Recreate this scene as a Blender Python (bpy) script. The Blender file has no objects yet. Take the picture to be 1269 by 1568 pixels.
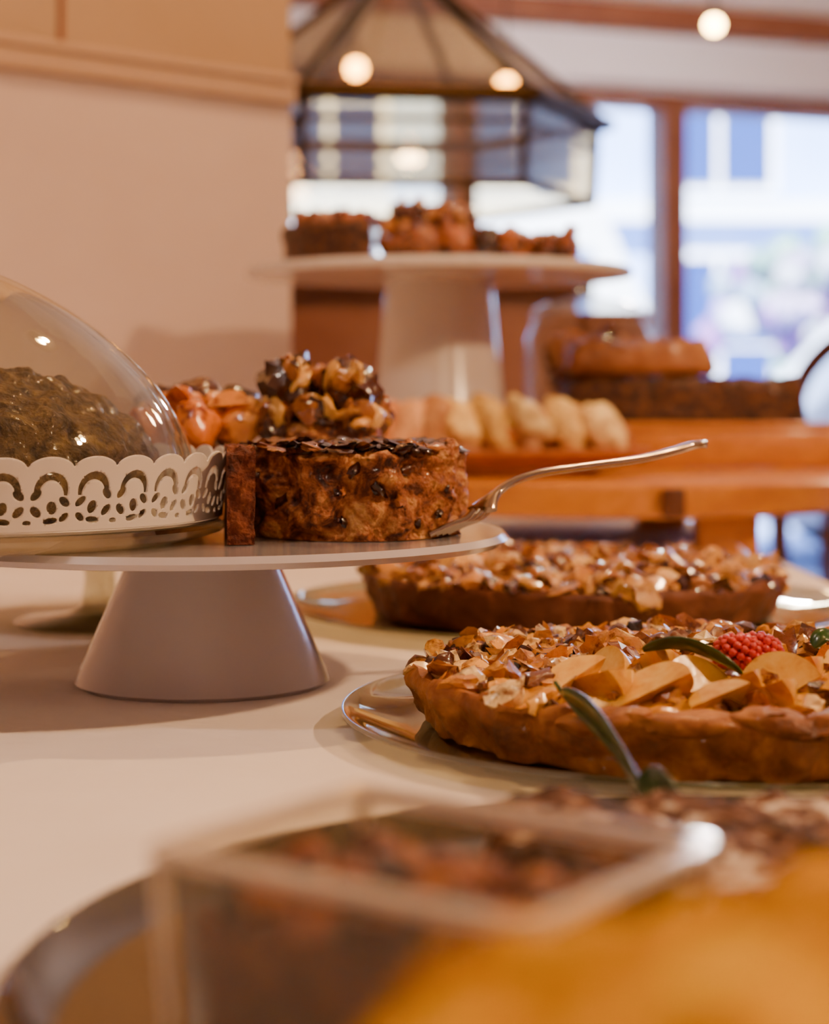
import bpy, bmesh, math, random
from math import sin, cos, pi, sqrt, radians, atan2
from mathutils import Vector, Matrix, noise, Euler

random.seed(7)
S = bpy.context.scene
COL = S.collection
F = 2790.0
H = 0.1435

# ------------------------------------------------------------------ helpers
def hexc(h, a=1.0):
    h = h.lstrip('#')
    v = [int(h[i:i+2], 16)/255 for i in (0, 2, 4)]
    v = [c/12.92 if c <= 0.04045 else ((c+0.055)/1.055)**2.4 for c in v]
    return (v[0], v[1], v[2], a)

def P(px, py, d):
    return Vector(((px-634.5)/F*d, d, H-(py-600)/F*d))

def link(o):
    COL.objects.link(o); return o

def mesh_obj(name, verts, faces, mat=None, smooth=True, loc=(0,0,0)):
    me = bpy.data.meshes.new(name)
    me.from_pydata([tuple(v) for v in verts], [], faces)
    me.update()
    if smooth:
        me.polygons.foreach_set('use_smooth', [True]*len(me.polygons))
    if mat: me.materials.append(mat)
    o = bpy.data.objects.new(name, me)
    o.location = loc
    return link(o)

def adopt(parent, objs, loc):
    for o in objs:
        o.parent = parent
        o.matrix_parent_inverse = Matrix.Translation(-Vector(loc))

def group(name, loc, objs):
    e = bpy.data.objects.new(name, None)
    e.empty_display_size = 0.02
    e.location = loc
    link(e)
    adopt(e, objs, loc)
    return e

def fixn(o, merge=1e-6):
    bm = bmesh.new(); bm.from_mesh(o.data)
    if merge: bmesh.ops.remove_doubles(bm, verts=bm.verts, dist=merge)
    bmesh.ops.recalc_face_normals(bm, faces=bm.faces)
    bm.to_mesh(o.data); bm.free(); return o

def autosmooth(o, ang=40):
    bm = bmesh.new(); bm.from_mesh(o.data)
    for f in bm.faces: f.smooth = True
    for e in bm.edges:
        if len(e.link_faces) == 2 and e.calc_face_angle(0) > radians(ang): e.smooth = False
    bm.to_mesh(o.data); bm.free(); return o

# ---- materials
def newmat(name):
    m = bpy.data.materials.new(name); m.use_nodes = True
    nt = m.node_tree; nt.nodes.clear()
    out = nt.nodes.new('ShaderNodeOutputMaterial')
    return m, nt, out

def food(name, cols, scale=60, rough=.6, bump=.5, bscale=180, dist=.002, attr=False, coat=0.0, detail=8,
         specks=None, sscale=150, sthr=.12, spec=.4, metallic=0.0, distort=0.3):
    m, nt, out = newmat(name)
    N = nt.nodes.new; L = nt.links.new
    b = N('ShaderNodeBsdfPrincipled'); L(b.outputs[0], out.inputs[0])
    tc = N('ShaderNodeTexCoord')
    nz = N('ShaderNodeTexNoise'); nz.inputs['Scale'].default_value = scale; nz.inputs['Detail'].default_value = detail
    nz.inputs['Roughness'].default_value = .65; nz.inputs['Distortion'].default_value = distort
    L(tc.outputs['Object'], nz.inputs['Vector'])
    cr = N('ShaderNodeValToRGB'); e = cr.color_ramp.elements
    while len(e) < len(cols): e.new(.5)
    for i, (p, c) in enumerate(cols):
        e[i].position = p; e[i].color = hexc(c)
    L(nz.outputs[0], cr.inputs[0])
    col = cr.outputs[0]
    if specks:
        vo = N('ShaderNodeTexVoronoi'); vo.inputs['Scale'].default_value = sscale
        L(tc.outputs['Object'], vo.inputs['Vector'])
        mr = N('ShaderNodeMapRange'); mr.inputs[1].default_value = sthr; mr.inputs[2].default_value = sthr+.12
        mr.inputs[3].default_value = 1; mr.inputs[4].default_value = 0
        L(vo.outputs['Distance'], mr.inputs[0])
        mx = N('ShaderNodeMix'); mx.data_type = 'RGBA'
        L(mr.outputs[0], mx.inputs[0]); L(col, mx.inputs[6]); mx.inputs[7].default_value = hexc(specks)
        col = mx.outputs[2]
    if attr:
        at = N('ShaderNodeAttribute'); at.attribute_name = 'Col'
        mx = N('ShaderNodeMix'); mx.data_type = 'RGBA'; mx.blend_type = 'MULTIPLY'; mx.inputs[0].default_value = 1
        L(col, mx.inputs[6]); L(at.outputs['Color'], mx.inputs[7]); col = mx.outputs[2]
    L(col, b.inputs['Base Color'])
    b.inputs['Roughness'].default_value = rough
    b.inputs['Metallic'].default_value = metallic
    b.inputs['Specular IOR Level'].default_value = spec
    b.inputs['Coat Weight'].default_value = coat
    b.inputs['Coat Roughness'].default_value = .12
    if bump > 0:
        n2 = N('ShaderNodeTexNoise'); n2.inputs['Scale'].default_value = bscale; n2.inputs['Detail'].default_value = 5
        L(tc.outputs['Object'], n2.inputs['Vector'])
        bp = N('ShaderNodeBump'); bp.inputs['Strength'].default_value = bump; bp.inputs['Distance'].default_value = dist
        L(n2.outputs[0], bp.inputs['Height']); L(bp.outputs[0], b.inputs['Normal'])
    return m

def plain(name, c, rough=.5, metallic=0, **k):
    return food(name, [(0.3, c), (0.7, k.pop('c2', c))], rough=rough, metallic=metallic, bump=k.pop('bump', 0), **k)

def glass(name, tint='#f6f7f4', refl=1.0, rough=.02, boost=0.0, power=5.0):
    # thin-walled glass: Schlick reflectance, symmetric for both sides of the surface
    m, nt, out = newmat(name)
    N = nt.nodes.new; L = nt.links.new
    tr = N('ShaderNodeBsdfTransparent'); tr.inputs[0].default_value = hexc(tint)
    gl = N('ShaderNodeBsdfGlossy'); gl.inputs['Roughness'].default_value = rough
    gl.inputs[0].default_value = (refl, refl, refl, 1)
    geo = N('ShaderNodeNewGeometry')
    dt = N('ShaderNodeVectorMath'); dt.operation = 'DOT_PRODUCT'
    L(geo.outputs['Normal'], dt.inputs[0]); L(geo.outputs['Incoming'], dt.inputs[1])
    ab = N('ShaderNodeMath'); ab.operation = 'ABSOLUTE'; L(dt.outputs['Value'], ab.inputs[0])
    om = N('ShaderNodeMath'); om.operation = 'SUBTRACT'; om.inputs[0].default_value = 1; L(ab.outputs[0], om.inputs[1])
    pw_ = N('ShaderNodeMath'); pw_.operation = 'POWER'; pw_.inputs[1].default_value = power; L(om.outputs[0], pw_.inputs[0])
    ma = N('ShaderNodeMath'); ma.operation = 'MULTIPLY_ADD'; ma.inputs[1].default_value = .80-boost; ma.inputs[2].default_value = .045+boost
    L(pw_.outputs[0], ma.inputs[0])
    mx = N('ShaderNodeMixShader'); L(ma.outputs[0], mx.inputs[0]); L(tr.outputs[0], mx.inputs[1]); L(gl.outputs[0], mx.inputs[2])
    L(mx.outputs[0], out.inputs[0])
    return m

def emis(name, c, s):
    m, nt, out = newmat(name)
    e = nt.nodes.new('ShaderNodeEmission'); e.inputs[0].default_value = hexc(c); e.inputs[1].default_value = s
    nt.links.new(e.outputs[0], out.inputs[0]); return m

# ---- geometry
def resample(prof, step):
    out = [prof[0]]
    for a, b in zip(prof[:-1], prof[1:]):
        L = sqrt((a[0]-b[0])**2+(a[1]-b[1])**2); n = max(1, int(round(L/step))) if step else 1
        for i in range(1, n+1):
            t = i/n; out.append((a[0]+(b[0]-a[0])*t, a[1]+(b[1]-a[1])*t))
    return out

def lathe(name, prof, mat, loc=(0,0,0), segs=96, amp=0, nscale=40, rmod=None, step=None, a0=0, a1=2*pi, sharp=40, seed=0, octv=4):
    pr = resample(prof, step)
    full = abs(a1-a0-2*pi) < 1e-6
    n = segs if full else segs+1
    verts = []; faces = []
    for j, (r, z) in enumerate(pr):
        p0 = pr[max(0, j-1)]; p1 = pr[min(len(pr)-1, j+1)]
        tx, tz = p1[0]-p0[0], p1[1]-p0[1]; l = sqrt(tx*tx+tz*tz) or 1
        nr, nz = tz/l, -tx/l
        for i in range(n):
            a = a0+(a1-a0)*i/segs
            rr, zz = r, z
            if rmod and r > 0: rr = rmod(a, r, z)
            if amp and z > 0.0005:
                q = Vector((rr*cos(a), rr*sin(a), zz+seed*1.7))*nscale
                dsp = amp*(noise.fractal(q, 1.0, 2.1, octv)*1.0)
                rr += dsp*nr if r > 0 else 0; zz += dsp*nz
                zz = max(zz, 0.0)
            verts.append((rr*cos(a), rr*sin(a), zz))
    m = len(pr)
    for j in range(m-1):
        for i in range(n if full else n-1):
            k = (i+1) % n
            faces.append((j*n+i, j*n+k, (j+1)*n+k, (j+1)*n+i))
    if not full:
        faces.append([j*n for j in range(m)])
        faces.append([j*n+n-1 for j in range(m)][::-1])
    o = mesh_obj(name, verts, faces, mat, loc=loc)
    fixn(o, 1e-6)
    if not full:
        bm = bmesh.new(); bm.from_mesh(o.data)
        bmesh.ops.triangulate(bm, faces=[f for f in bm.faces if len(f.verts) > 4]); bm.to_mesh(o.data); bm.free()
    return autosmooth(o, sharp)

def box(name, lo, hi, mat, bevel=0.0, segs=2):
    bm = bmesh.new(); bmesh.ops.create_cube(bm, size=1)
    c = [(a+b)/2 for a, b in zip(lo, hi)]; s = [b-a for a, b in zip(lo, hi)]
    for v in bm.verts: v.co = Vector((v.co[i]*s[i] for i in range(3)))
    if bevel: bmesh.ops.bevel(bm, geom=bm.edges[:], offset=bevel, segments=segs, affect='EDGES', profile=.5)
    me = bpy.data.meshes.new(name); bm.to_mesh(me); bm.free(); me.materials.append(mat)
    o = bpy.data.objects.new(name, me); o.location = c; link(o)
    return autosmooth(o, 30)

def tube(name, pts, rad, mat, segs=10, flat=1.0, up=Vector((0,0,1)), closed=False):
    pts = [Vector(p) for p in pts]; n = len(pts); verts = []; faces = []
    for i, p in enumerate(pts):
        if closed: t = pts[(i+1) % n]-pts[i-1]
        else: t = pts[min(n-1, i+1)]-pts[max(0, i-1)]
        t.normalize()
        s = t.cross(up)
        if s.length < 1e-3: s = t.cross(Vector((1, 0, 0)))
        s.normalize(); u = s.cross(t)
        r = rad[i] if isinstance(rad, (list, tuple)) else rad
        if isinstance(r, (list, tuple)): ra, rb = r
        else: ra, rb = r, r*flat
        for k in range(segs):
            a = 2*pi*k/segs
            verts.append(p+s*ra*cos(a)+u*rb*sin(a))
    for i in range(n if closed else n-1):
        j = (i+1) % n
        for k in range(segs):
            l = (k+1) % segs
            faces.append((i*segs+k, i*segs+l, j*segs+l, j*segs+k))
    if not closed:
        faces.append(list(range(segs))[::-1]); faces.append([(n-1)*segs+k for k in range(segs)])
    o = mesh_obj(name, verts, faces, mat); return autosmooth(fixn(o, 0), 60)

def spline(pts, n=8):
    pts = [Vector(p) for p in pts]; out = []
    for i in range(len(pts)-1):
        p0 = pts[max(0, i-1)]; p1 = pts[i]; p2 = pts[i+1]; p3 = pts[min(len(pts)-1, i+2)]
        for k in range(n):
            t = k/n
            out.append(.5*((2*p1)+(p2-p0)*t+(2*p0-5*p1+4*p2-p3)*t*t+(3*p1-p0-3*p2+p3)*t**3))
    out.append(pts[-1]); return out

class MB:
    def __init__(s): s.v = []; s.f = []; s.c = []
    def add(s, verts, faces, col):
        o = len(s.v); s.v += [tuple(v) for v in verts]; s.f += [[o+i for i in f] for f in faces]; s.c += [col]*len(verts)
    def ico(s, c, size, col, sub=1, rot=None, rough=.35, ns=1.5, sharp=False):
        vs, fs = ICO[sub]
        R = (rot or Euler((random.uniform(0, 6), random.uniform(0, 6), random.uniform(0, 6)))).to_matrix()
        off = Vector((random.uniform(0, 99),)*3)
        out = []
        for v in vs:
            k = 1+rough*noise.fractal(v*ns+off, 1, 2, 3)
            q = Vector((v.x*size[0], v.y*size[1], v.z*size[2]))*k
            out.append(R @ q+Vector(c))
        s.add(out, fs, col)
    def wedge(s, c, r, w, col, rot, sz=1.0, nt=10, na=5, bend=0):
        R = rot.to_matrix(); vs = []; fs = []
        for i in range(na+1):
            a = -w/2+w*i/na
            for j in range(nt+1):
                t = pi*j/nt
                q = Vector((r*sin(t)*cos(a)-r*.55, r*sin(t)*sin(a), r*cos(t)*sz))
                vs.append(R @ q+Vector(c))
        m = nt+1
        for i in range(na):
            for j in range(nt): fs.append((i*m+j, i*m+j+1, (i+1)*m+j+1, (i+1)*m+j))
        fs.append(list(range(m))); fs.append([na*m+j for j in range(m)][::-1])
        s.add(vs, fs, col)
    def obj(s, name, mat, loc=(0,0,0), smooth=True, ang=50):
        o = mesh_obj(name, s.v, s.f, mat, smooth, loc)
        a = o.data.color_attributes.new('Col', 'FLOAT_COLOR', 'POINT')
        flat = []
        for c in s.c: flat += list(c)
        a.data.foreach_set('color', flat)
        bm = bmesh.new(); bm.from_mesh(o.data); bmesh.ops.recalc_face_normals(bm, faces=bm.faces); bm.to_mesh(o.data); bm.free()
        if smooth: autosmooth(o, ang)
        return o

ICO = {}
for sb in (1, 2, 3):
    bm = bmesh.new(); bmesh.ops.create_icosphere(bm, subdivisions=sb, radius=1)
    ICO[sb] = ([v.co.copy() for v in bm.verts], [[v.index for v in f.verts] for f in bm.faces]); bm.free()

def rc(cols):
    c = hexc(random.choice(cols)); k = random.uniform(.75, 1.2)
    return (c[0]*k, c[1]*k, c[2]*k, 1)

# ------------------------------------------------------------------ materials
M_cloth = food('tablecloth_linen', [(.3, '#f0e6e2'), (.7, '#f6eeec')], scale=8, rough=.85, bump=.4, bscale=6, dist=.035, spec=.2)
M_porc = plain('white_porcelain', '#d6cfcc', rough=.2, coat=.4)
M_porc2 = plain('grey_white_porcelain', '#c0bac0', rough=.18, coat=.8)
M_lace = plain('white_enamel_metal', '#ddd5cb', rough=.4)
M_glass = glass('clear_glass', power=3.0)
M_glassg = glass('plate_glass', '#dcdccb', boost=.05, power=3.5)
M_refltint = glass('reflection_tinted_plate_glass', '#9a9582', boost=.06, power=3.0)  # dark reflections on the near platter are put into this tint
M_dish = glass('dish_glass', '#f0ece0', boost=.0, power=4)
M_rim = plain('dish_rim_glass', '#e0d0be', rough=.12, coat=.6)
M_wall = food('wall_plaster', [(.3, '#c6b0a8'), (.7, '#d0bcb6')], scale=3, rough=.8, bump=.1, bscale=60, dist=.002)
M_wallup = food('wall_panel_cream', [(.3, '#a68868'), (.7, '#b09478')], scale=3, rough=.6, bump=.05, bscale=60)
M_trim = plain('rail_paint', '#b89a80', rough=.25, coat=.4)
M_wood = food('honey_wood', [(.3, '#a8601c'), (.55, '#cc822c'), (.8, '#985414')], scale=14, rough=.35, bump=.1, bscale=60, dist=.001, coat=.3)
M_wooddk = food('dark_wood', [(.3, '#4a2616'), (.7, '#6a3a22')], scale=12, rough=.45, bump=.1)
M_woodfr = food('window_wood', [(.3, '#7a4530'), (.7, '#935c40')], scale=6, rough=.5, bump=.1)
M_choc = food('chocolate_sponge', [(.25, '#140904'), (.44, '#3a1c0c'), (.58, '#663818'), (.76, '#96602e')], scale=110, rough=.5, bump=1.0, bscale=240, dist=.004, coat=.2)
M_domecake = food('dark_walnut_sponge', [(.28, '#1a1006'), (.42, '#44300f'), (.56, '#6e5228'), (.74, '#a08448')], scale=120, rough=.5, bump=1.0, bscale=240, dist=.004, coat=.2)
M_crumb = food('fruit_sponge', [(.33, '#240c05'), (.42, '#602a10'), (.52, '#a8602a'), (.66, '#dca460')], scale=75, rough=.55, bump=1.0, bscale=300, dist=.004, coat=.15, distort=.8)
M_cut = food('cut_sponge', [(.3, '#32120a'), (.5, '#6e3018'), (.75, '#a0592c')], scale=110, rough=.7, bump=1.0, bscale=320, dist=.004)
M_crust = food('shortcrust', [(.3, '#542608'), (.46, '#8c4c16'), (.66, '#c07c30')], scale=40, rough=.45, bump=.8, bscale=200, dist=.002, coat=.2)
M_crustdk = food('chocolate_crust', [(.3, '#542818'), (.7, '#824828')], scale=40, rough=.6, bump=.5, bscale=160)
M_fill = food('glazed_custard', [(.3, '#84420a'), (.44, '#cc8416'), (.58, '#f0b434'), (.75, '#f8d460')], scale=40, rough=.2, bump=.6, bscale=100, dist=.003, coat=1.0)
M_fillbr = food('baked_filling', [(.3, '#5c280a'), (.5, '#a86418'), (.7, '#dc9838')], scale=45, rough=.3, bump=.6, bscale=120, dist=.003, coat=.5)
M_chunk = food('glazed_topping', [(.36, '#8a5426'), (.5, '#ffffff'), (.8, '#f0d0a0')], scale=120, rough=.25, bump=.6, bscale=260, dist=.0015, attr=True, coat=1.0)
M_chunkd = food('dry_topping', [(.3, '#b08a66'), (.6, '#ffffff')], scale=90, rough=.6, bump=.5, bscale=220, dist=.0015, attr=True, coat=.15)
M_apple = food('glazed_apple', [(.3, '#c07818'), (.46, '#e8ae38'), (.75, '#f8d874')], scale=60, rough=.18, bump=.3, bscale=150, dist=.001, coat=1.0)
M_leaf = food('herb_leaf', [(.3, '#10280a'), (.7, '#2c5218')], scale=80, rough=.3, bump=.3, bscale=150, dist=.001, coat=.4)
M_rasp = plain('raspberry_skin', '#b3121a', rough=.35, c2='#d8302a', coat=.4)
M_dust = food('sugar_dusted_chocolate', [(.38, '#1c0b05'), (.48, '#4a2010'), (.54, '#7e5236'), (.62, '#e6d6c6')], scale=45, rough=.7, bump=1.0, bscale=180, dist=.004, distort=.8)
M_yellow = food('lemon_cake', [(.36, '#9c6000'), (.5, '#dc9c00'), (.64, '#f6c820')], scale=30, rough=.9, bump=.6, bscale=70, dist=.005, coat=0, spec=.1)
M_steel = plain('polished_steel', '#b9aa98', rough=.18, metallic=1)
M_brass = plain('aged_brass', '#4a3620', rough=.3, metallic=1)
M_floor = food('floor_boards', [(.3, '#6a4a36'), (.7, '#86624a')], scale=3, rough=.35, bump=.05, bscale=20)
M_ceil = plain('ceiling_paint', '#d8c8bc', rough=.8)
M_soff = plain('soffit_paint', '#f4eef6', rough=.7)
M_black = plain('black_metal', '#1a1716', rough=.4, metallic=.5)
M_bulb = emis('warm_bulb', '#ffc878', 80)

# ------------------------------------------------------------------ buffet table
poly = [(-.9, -.3), (.31, -.3), (.31, 2.2), (.0, 2.2), (-.11, 2.015), (-.9, 1.318)]
pts = []
for i in range(len(poly)):
    a = Vector(poly[i]); b = Vector(poly[(i+1) % len(poly)]); n = max(2, int((b-a).length/.02))
    for k in range(n): pts.append(a.lerp(b, k/n))
n = len(pts)
verts = []; faces = []
rows = [(0, 0), (.004, -.0015), (.006, -.006)]+[(.006, -.05*k) for k in range(1, 14)]
for ri, (o_, z_) in enumerate(rows):
    acc = 0
    for i in range(n):
        t = pts[(i+1) % n]-pts[i-1]; nn = Vector((t.y, -t.x)).normalized()
        acc += .02
        w = (abs(z_)*.012)*(1+sin(acc*28+2*sin(acc*5)))
        q = pts[i]+nn*(o_+w)
        verts.append((q.x, q.y, z_))
for r_ in range(len(rows)-1):
    for i in range(n):
        k = (i+1) % n
        faces.append((r_*n+i, (r_+1)*n+i, (r_+1)*n+k, r_*n+k))
faces.append(list(range(n)))
cloth = mesh_obj('tablecloth', verts, faces, M_cloth); autosmooth(cloth, 60)
fixn(cloth, 0)
tobjs = [cloth]
for i, (x, y) in enumerate([(-.8, -.22), (.24, -.22), (.24, 2.1), (-.8, 1.25)]):
    tobjs.append(box('leg_%d' % (i+1), (x-.03, y-.03, -.75), (x+.03, y+.03, -.02), M_wooddk, .004))
group('buffet_table', (0, 0.9, -.75), tobjs)

# ------------------------------------------------------------------ white low cake stand
SX, SY, SZ = -.1045, .90, .075
lathe('cake_stand', [(0, 0), (.060, 0), (.0625, .002), (.0615, .005), (.0372, .060), (.0365, .066), (.05, .0672), (.140, .0685), (.1485, .0695), (.151, .0722), (.1485, .0752), (.146, .075), (0, .075)],
      M_porc2, (SX, SY, 0), 160, sharp=30)

# lace tray
TX, TY = -.206, .855
TR = .1175
NP = 19; PER = 2*pi*TR/NP; LH = .032
def ell(x, y, cx, cy, rx, ry, rot=0):
    dx, dy = x-cx, y-cy; c, s_ = cos(rot), sin(rot)
    u, v = dx*c+dy*s_, -dx*s_+dy*c
    return (sqrt((u/rx)**2+(v/ry)**2)-1)*min(rx, ry)
def lace(x, y):
    X = abs(x); h = PER/2
    f = 9
    for cx, cy, rx, ry, ro in ((.0036, .0155, .0029, .0018, .8), (.0036, .0085, .0029, .0018, -.8),
                               (h-.0036, .0125, .0029, .0017, -.7), (h-.0036, .0060, .0025, .0015, .7),
                               (.0100, .0046, .0032, .0014, .15), (0, .0040, .0018, .0011, 0), (.0104, .0100, .0022, .0029, .3)):
        f = min(f, ell(X, y, cx, cy, rx, ry, ro))
    a = ell(X, y, .0100, .0172, .0074, .0078); b = ell(X, y, .0100, .0145, .0054, .0070)
    f = min(f, max(a, -b, .0148-y if y < .0148 else -9))
    top = .0258+.0055*sqrt(max(0, 1-((X-h/2)/(h/2))**2))
    return min(f, top-y)
nx, ny = 84, 66
vid = {}; lv = []; lf = []
base = {}
for j in range(ny+1):
    for i in range(nx+1):
        x = -PER/2+PER*i/nx; y = LH*j/ny
        for _ in range(3):
            f0 = lace(x, y)
            if abs(f0) > .0005: break
            e = 1e-5
            gx = (lace(x+e, y)-f0)/e; gy = (lace(x, y+e)-f0)/e; g2 = gx*gx+gy*gy
            if g2 < .05: break
            sx, sy = -f0*gx/g2, -f0*gy/g2
            if i in (0, nx): sx = 0
            if j == 0: sy = 0
            l = sqrt(sx*sx+sy*sy)
            if l > .00028: sx *= .00028/l; sy *= .00028/l
            x += sx; y += sy
            if l < 1e-5: break
        base[(i, j)] = (x, y)
keep = []
for j in range(ny):
    for i in range(nx):
        x = -PER/2+PER*(i+.5)/nx; y = LH*(j+.5)/ny
        if lace(x, y) > 0: keep.append((i, j))
for p in range(NP):
    for (i, j) in keep:
        ids = []
        for di, dj in ((0, 0), (1, 0), (1, 1), (0, 1)):
            ii, jj = i+di, j+dj
            key = ((p*nx+ii) % (NP*nx), jj)
            if key not in vid:
                x, y = base[(ii, jj)]
                a = (p+.5)/NP*2*pi+x/PER*2*pi/NP
                r = TR-.003+.0055*(y/LH)**1.3
                vid[key] = len(lv); lv.append((r*cos(a), r*sin(a), y))
            ids.append(vid[key])
        lf.append(ids)
lace_o = mesh_obj('lace_rim', lv, lf, M_lace, loc=(TX, TY, .0855))
md = lace_o.modifiers.new('solid', 'SOLIDIFY'); md.thickness = .0009; md.offset = 1
tr0 = TR-.003
trayfloor = lathe('tray_floor', [(0, 0), (tr0-.001, 0), (tr0, .0012), (tr0-.001, .002), (0, .002)], M_lace, (TX, TY, .0838), 128)
trayglass = lathe('glass_base', [(0, 0), (tr0-.01, 0), (tr0+.001, .0035), (tr0+.003, .0065), (tr0+.0015, .0083), (0, .0083)], M_glassg, (TX, TY, SZ+.0002), 128)
group('lace_cake_tray', (TX, TY, SZ), [lace_o, trayfloor, trayglass])

# dome
DR = .1035
pr = []
for i in range(0, 49):
    t = pi/2*i/48
    pr.append((DR*cos(t)**1.6 if i < 48 else 0, .010+.106*sin(t)))
dome = lathe('dome_shell', [(DR-.001, 0), (DR+.001, .0008), (DR+.0012, .0025), (DR, .005)]+pr, M_glass, (TX, TY, .086), 128, sharp=60)
dome_in = lathe('dome_inner_surface', [(r*.972, z-.0022) for r, z in pr if z-.0022 > .001], M_glass, (TX, TY, .086), 128, sharp=60)
knob = lathe('dome_knob', [(.004, 0), (.004, .006), (.008, .010), (.009, .015), (.007, .019), (0, .021)], M_glass, (TX, TY, .086+.1158), 40, sharp=60)
group('glass_cake_dome', (TX, TY, .086), [dome, dome_in, knob])
lathe('chocolate_cake', [(0, 0), (.076, 0), (.082, .006), (.085, .020), (.083, .030), (.073, .044), (.052, .057), (.025, .067), (0, .069)], M_domecake, (TX, TY+.0, .0862), 260, amp=.0040, nscale=75, step=.0016, sharp=80, octv=5)

# ---- fruit cake on stand
def lob(a, r, z): return r*(1+.045*sin(a*9)*min(1, z/.01)+.025*sin(a*4+1))
cx, cy = -.0285, .878
fc = lathe('fruit_cake', [(0, 0), (.048, 0), (.0495, .004), (.0495, .034), (.0515, .038), (.049, .0415), (.03, .041), (.015, .0415), (0, .0415)], M_crumb, (cx, cy, SZ+.0003), 340, amp=.0050, nscale=80, rmod=lob, step=.0010, sharp=85, octv=5)
mb = MB()
for i in range(260):
    a = random.uniform(0, 2*pi); r = .050*sqrt(random.random())
    s_ = random.uniform(.004, .009)
    mb.ico((r*cos(a), r*sin(a), .0415+random.uniform(-.001, .0018)), (s_, s_*.8, s_*.22), rc(['#2a0e06', '#3a160a', '#4e2210', '#84481e', '#a8682e', '#1c0804']), 2, rough=.6, rot=Euler((random.uniform(-.4, .4), random.uniform(-.4, .4), random.uniform(0, 6))))
for i in range(16):
    a = random.uniform(pi, 2*pi); z = random.uniform(.006, .038); s_ = random.uniform(.002, .0045)
    mb.ico((lob(a, .049, z)*cos(a), lob(a, .049, z)*sin(a), z), (s_*.6, s_*.6, s_), rc(['#3a1008', '#54200f', '#2a0e06', '#b06a34']), 2, rough=.7, ns=2.2)
t1 = mb.obj('fruit_topping', M_chunk, (cx, cy, SZ))
adopt(fc, [t1], (cx, cy, SZ+.0003))

sl = lathe('cake_slice', [(0, 0), (.075, 0), (.076, .004), (.076, .040), (.073, .043), (0, .042)], M_cut, (-.0925, .885, SZ+.0003), 24, amp=.0035, nscale=120, step=.0015, a0=radians(-83), a1=radians(-73.5), sharp=60)

# orange topped cake
ox, oy = -.122, 1.00
oc = lathe('orange_topped_cake', [(0, 0), (.033, 0), (.0345, .004), (.034, .034), (.03, .038), (0, .039)], M_crumb, (ox, oy, SZ+.0003), 120, amp=.003, nscale=80, step=.002, sharp=80)
mb = MB()
OR = ['#e88a30', '#f09c40', '#dc7a20', '#f4ae54']
for (dx, dy, dz, s_, e_) in [(-.018, -.020, .048, .017, (.2, .3, .5)), (.006, -.024, .050, .019, (-.3, .2, 1.5)), (.026, -.010, .051, .017, (.5, .2, 2.5)), (-.006, -.004, .058, .016, (.8, .2, .3)), (.018, .004, .058, .015, (-.5, .4, 1)), (-.026, .004, .05, .015, (.4, .7, 2))]:
    mb.ico((dx, dy, dz), (s_, s_*.6, s_*.8), rc(OR), 3, rough=.28, ns=1.2, rot=Euler(e_))
for (dx, dy, dz, e_) in [(-.004, -.020, .066, (1.2, .3, .4)), (.022, -.014, .064, (1.5, -.4, 1.4))]:
    mb.wedge((dx, dy, dz), .013, .6, rc(OR), Euler(e_), .9, 14, 5)
for (dx, dy, dz) in [(-.022, .02, .058), (0, .024, .062), (.02, .02, .058)]:
    mb.ico((dx, dy, dz), (.015, .014, .013), rc(['#4a2210', '#5e2c12']), 3, rough=.3)
t = mb.obj('orange_segments', M_chunk, (ox, oy, SZ)); adopt(oc, [t], (ox, oy, SZ+.0003))

# walnut topped cake
wx, wy = -.050, 1.0
wc = lathe('walnut_topped_cake', [(0, 0), (.030, 0), (.033, .004), (.0335, .046), (.030, .052), (0, .054)], M_crumb, (wx, wy, SZ+.0003), 120, amp=.003, nscale=80, step=.002, sharp=80)
mb = MB()
for (dx, dy, dz, s_) in [(-.019, -.008, .069, .0175), (.016, -.004, .069, .0170), (.0, .012, .064, .016), (-.002, -.022, .054, .011), (.020, -.02, .052, .011), (-.024, -.02, .050, .011), (.026, .006, .054, .012)]:
    mb.ico((dx, dy, dz), (s_, s_, s_*.9), rc(['#46200c', '#5c2c10', '#7a4418']), 3, rough=.45, ns=2.2)
    for q in range(6):
        v = Vector((random.uniform(-1, 1), random.uniform(-1, .2), random.uniform(0, 1))).normalized()*s_*.9
        mb.ico((dx+v.x, dy+v.y, dz+v.z*.85), (.0085, .006, .003), rc(['#d89a44', '#b8742c', '#e8b460', '#8a4a1a']), 2, rough=.5)
t = mb.obj('walnuts', M_chunk, (wx, wy, SZ)); adopt(wc, [t], (wx, wy, SZ+.0003))

# ---- serving fork
fp = [P(1082, 680, .90), P(1060, 682, .90), P(1030, 691, .895), P(980, 703, .89), P(900, 714, .885), P(830, 724, .88), P(785, 738, .875), P(755, 760, .868), P(738, 780, .862)]
sp = spline(fp, 8); n = len(sp)
rad = []
for i in range(n):
    t = i/(n-1)
    w = .0075*(1-t*1.5) if t < .45 else .0026
    w = max(w, .0026)
    if t > .84: w = .0026+(t-.84)/.16*.0065
    if t < .04: w *= .55+t*11
    rad.append((w, .0020))
hd = tube('fork_handle', sp, rad, M_steel, 14)
parts = [hd]
e0 = fp[-1]
for k in range(4):
    off = (k-1.5)*.0046
    pts_ = [e0+Vector((off*.6, off*.8, 0)), e0+Vector((-.004+off*.6, off*.9-.002, -.004)), e0+Vector((-.012+off*.6, off*.9-.006, -.0068)), Vector((e0.x-.021+off*.6, e0.y-.010+off*.9, SZ+.0022))]
    parts.append(tube('tine_%d' % (k+1), spline(pts_, 4), .0015, M_steel, 8))
group('serving_fork', tuple(e0), parts)

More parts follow.
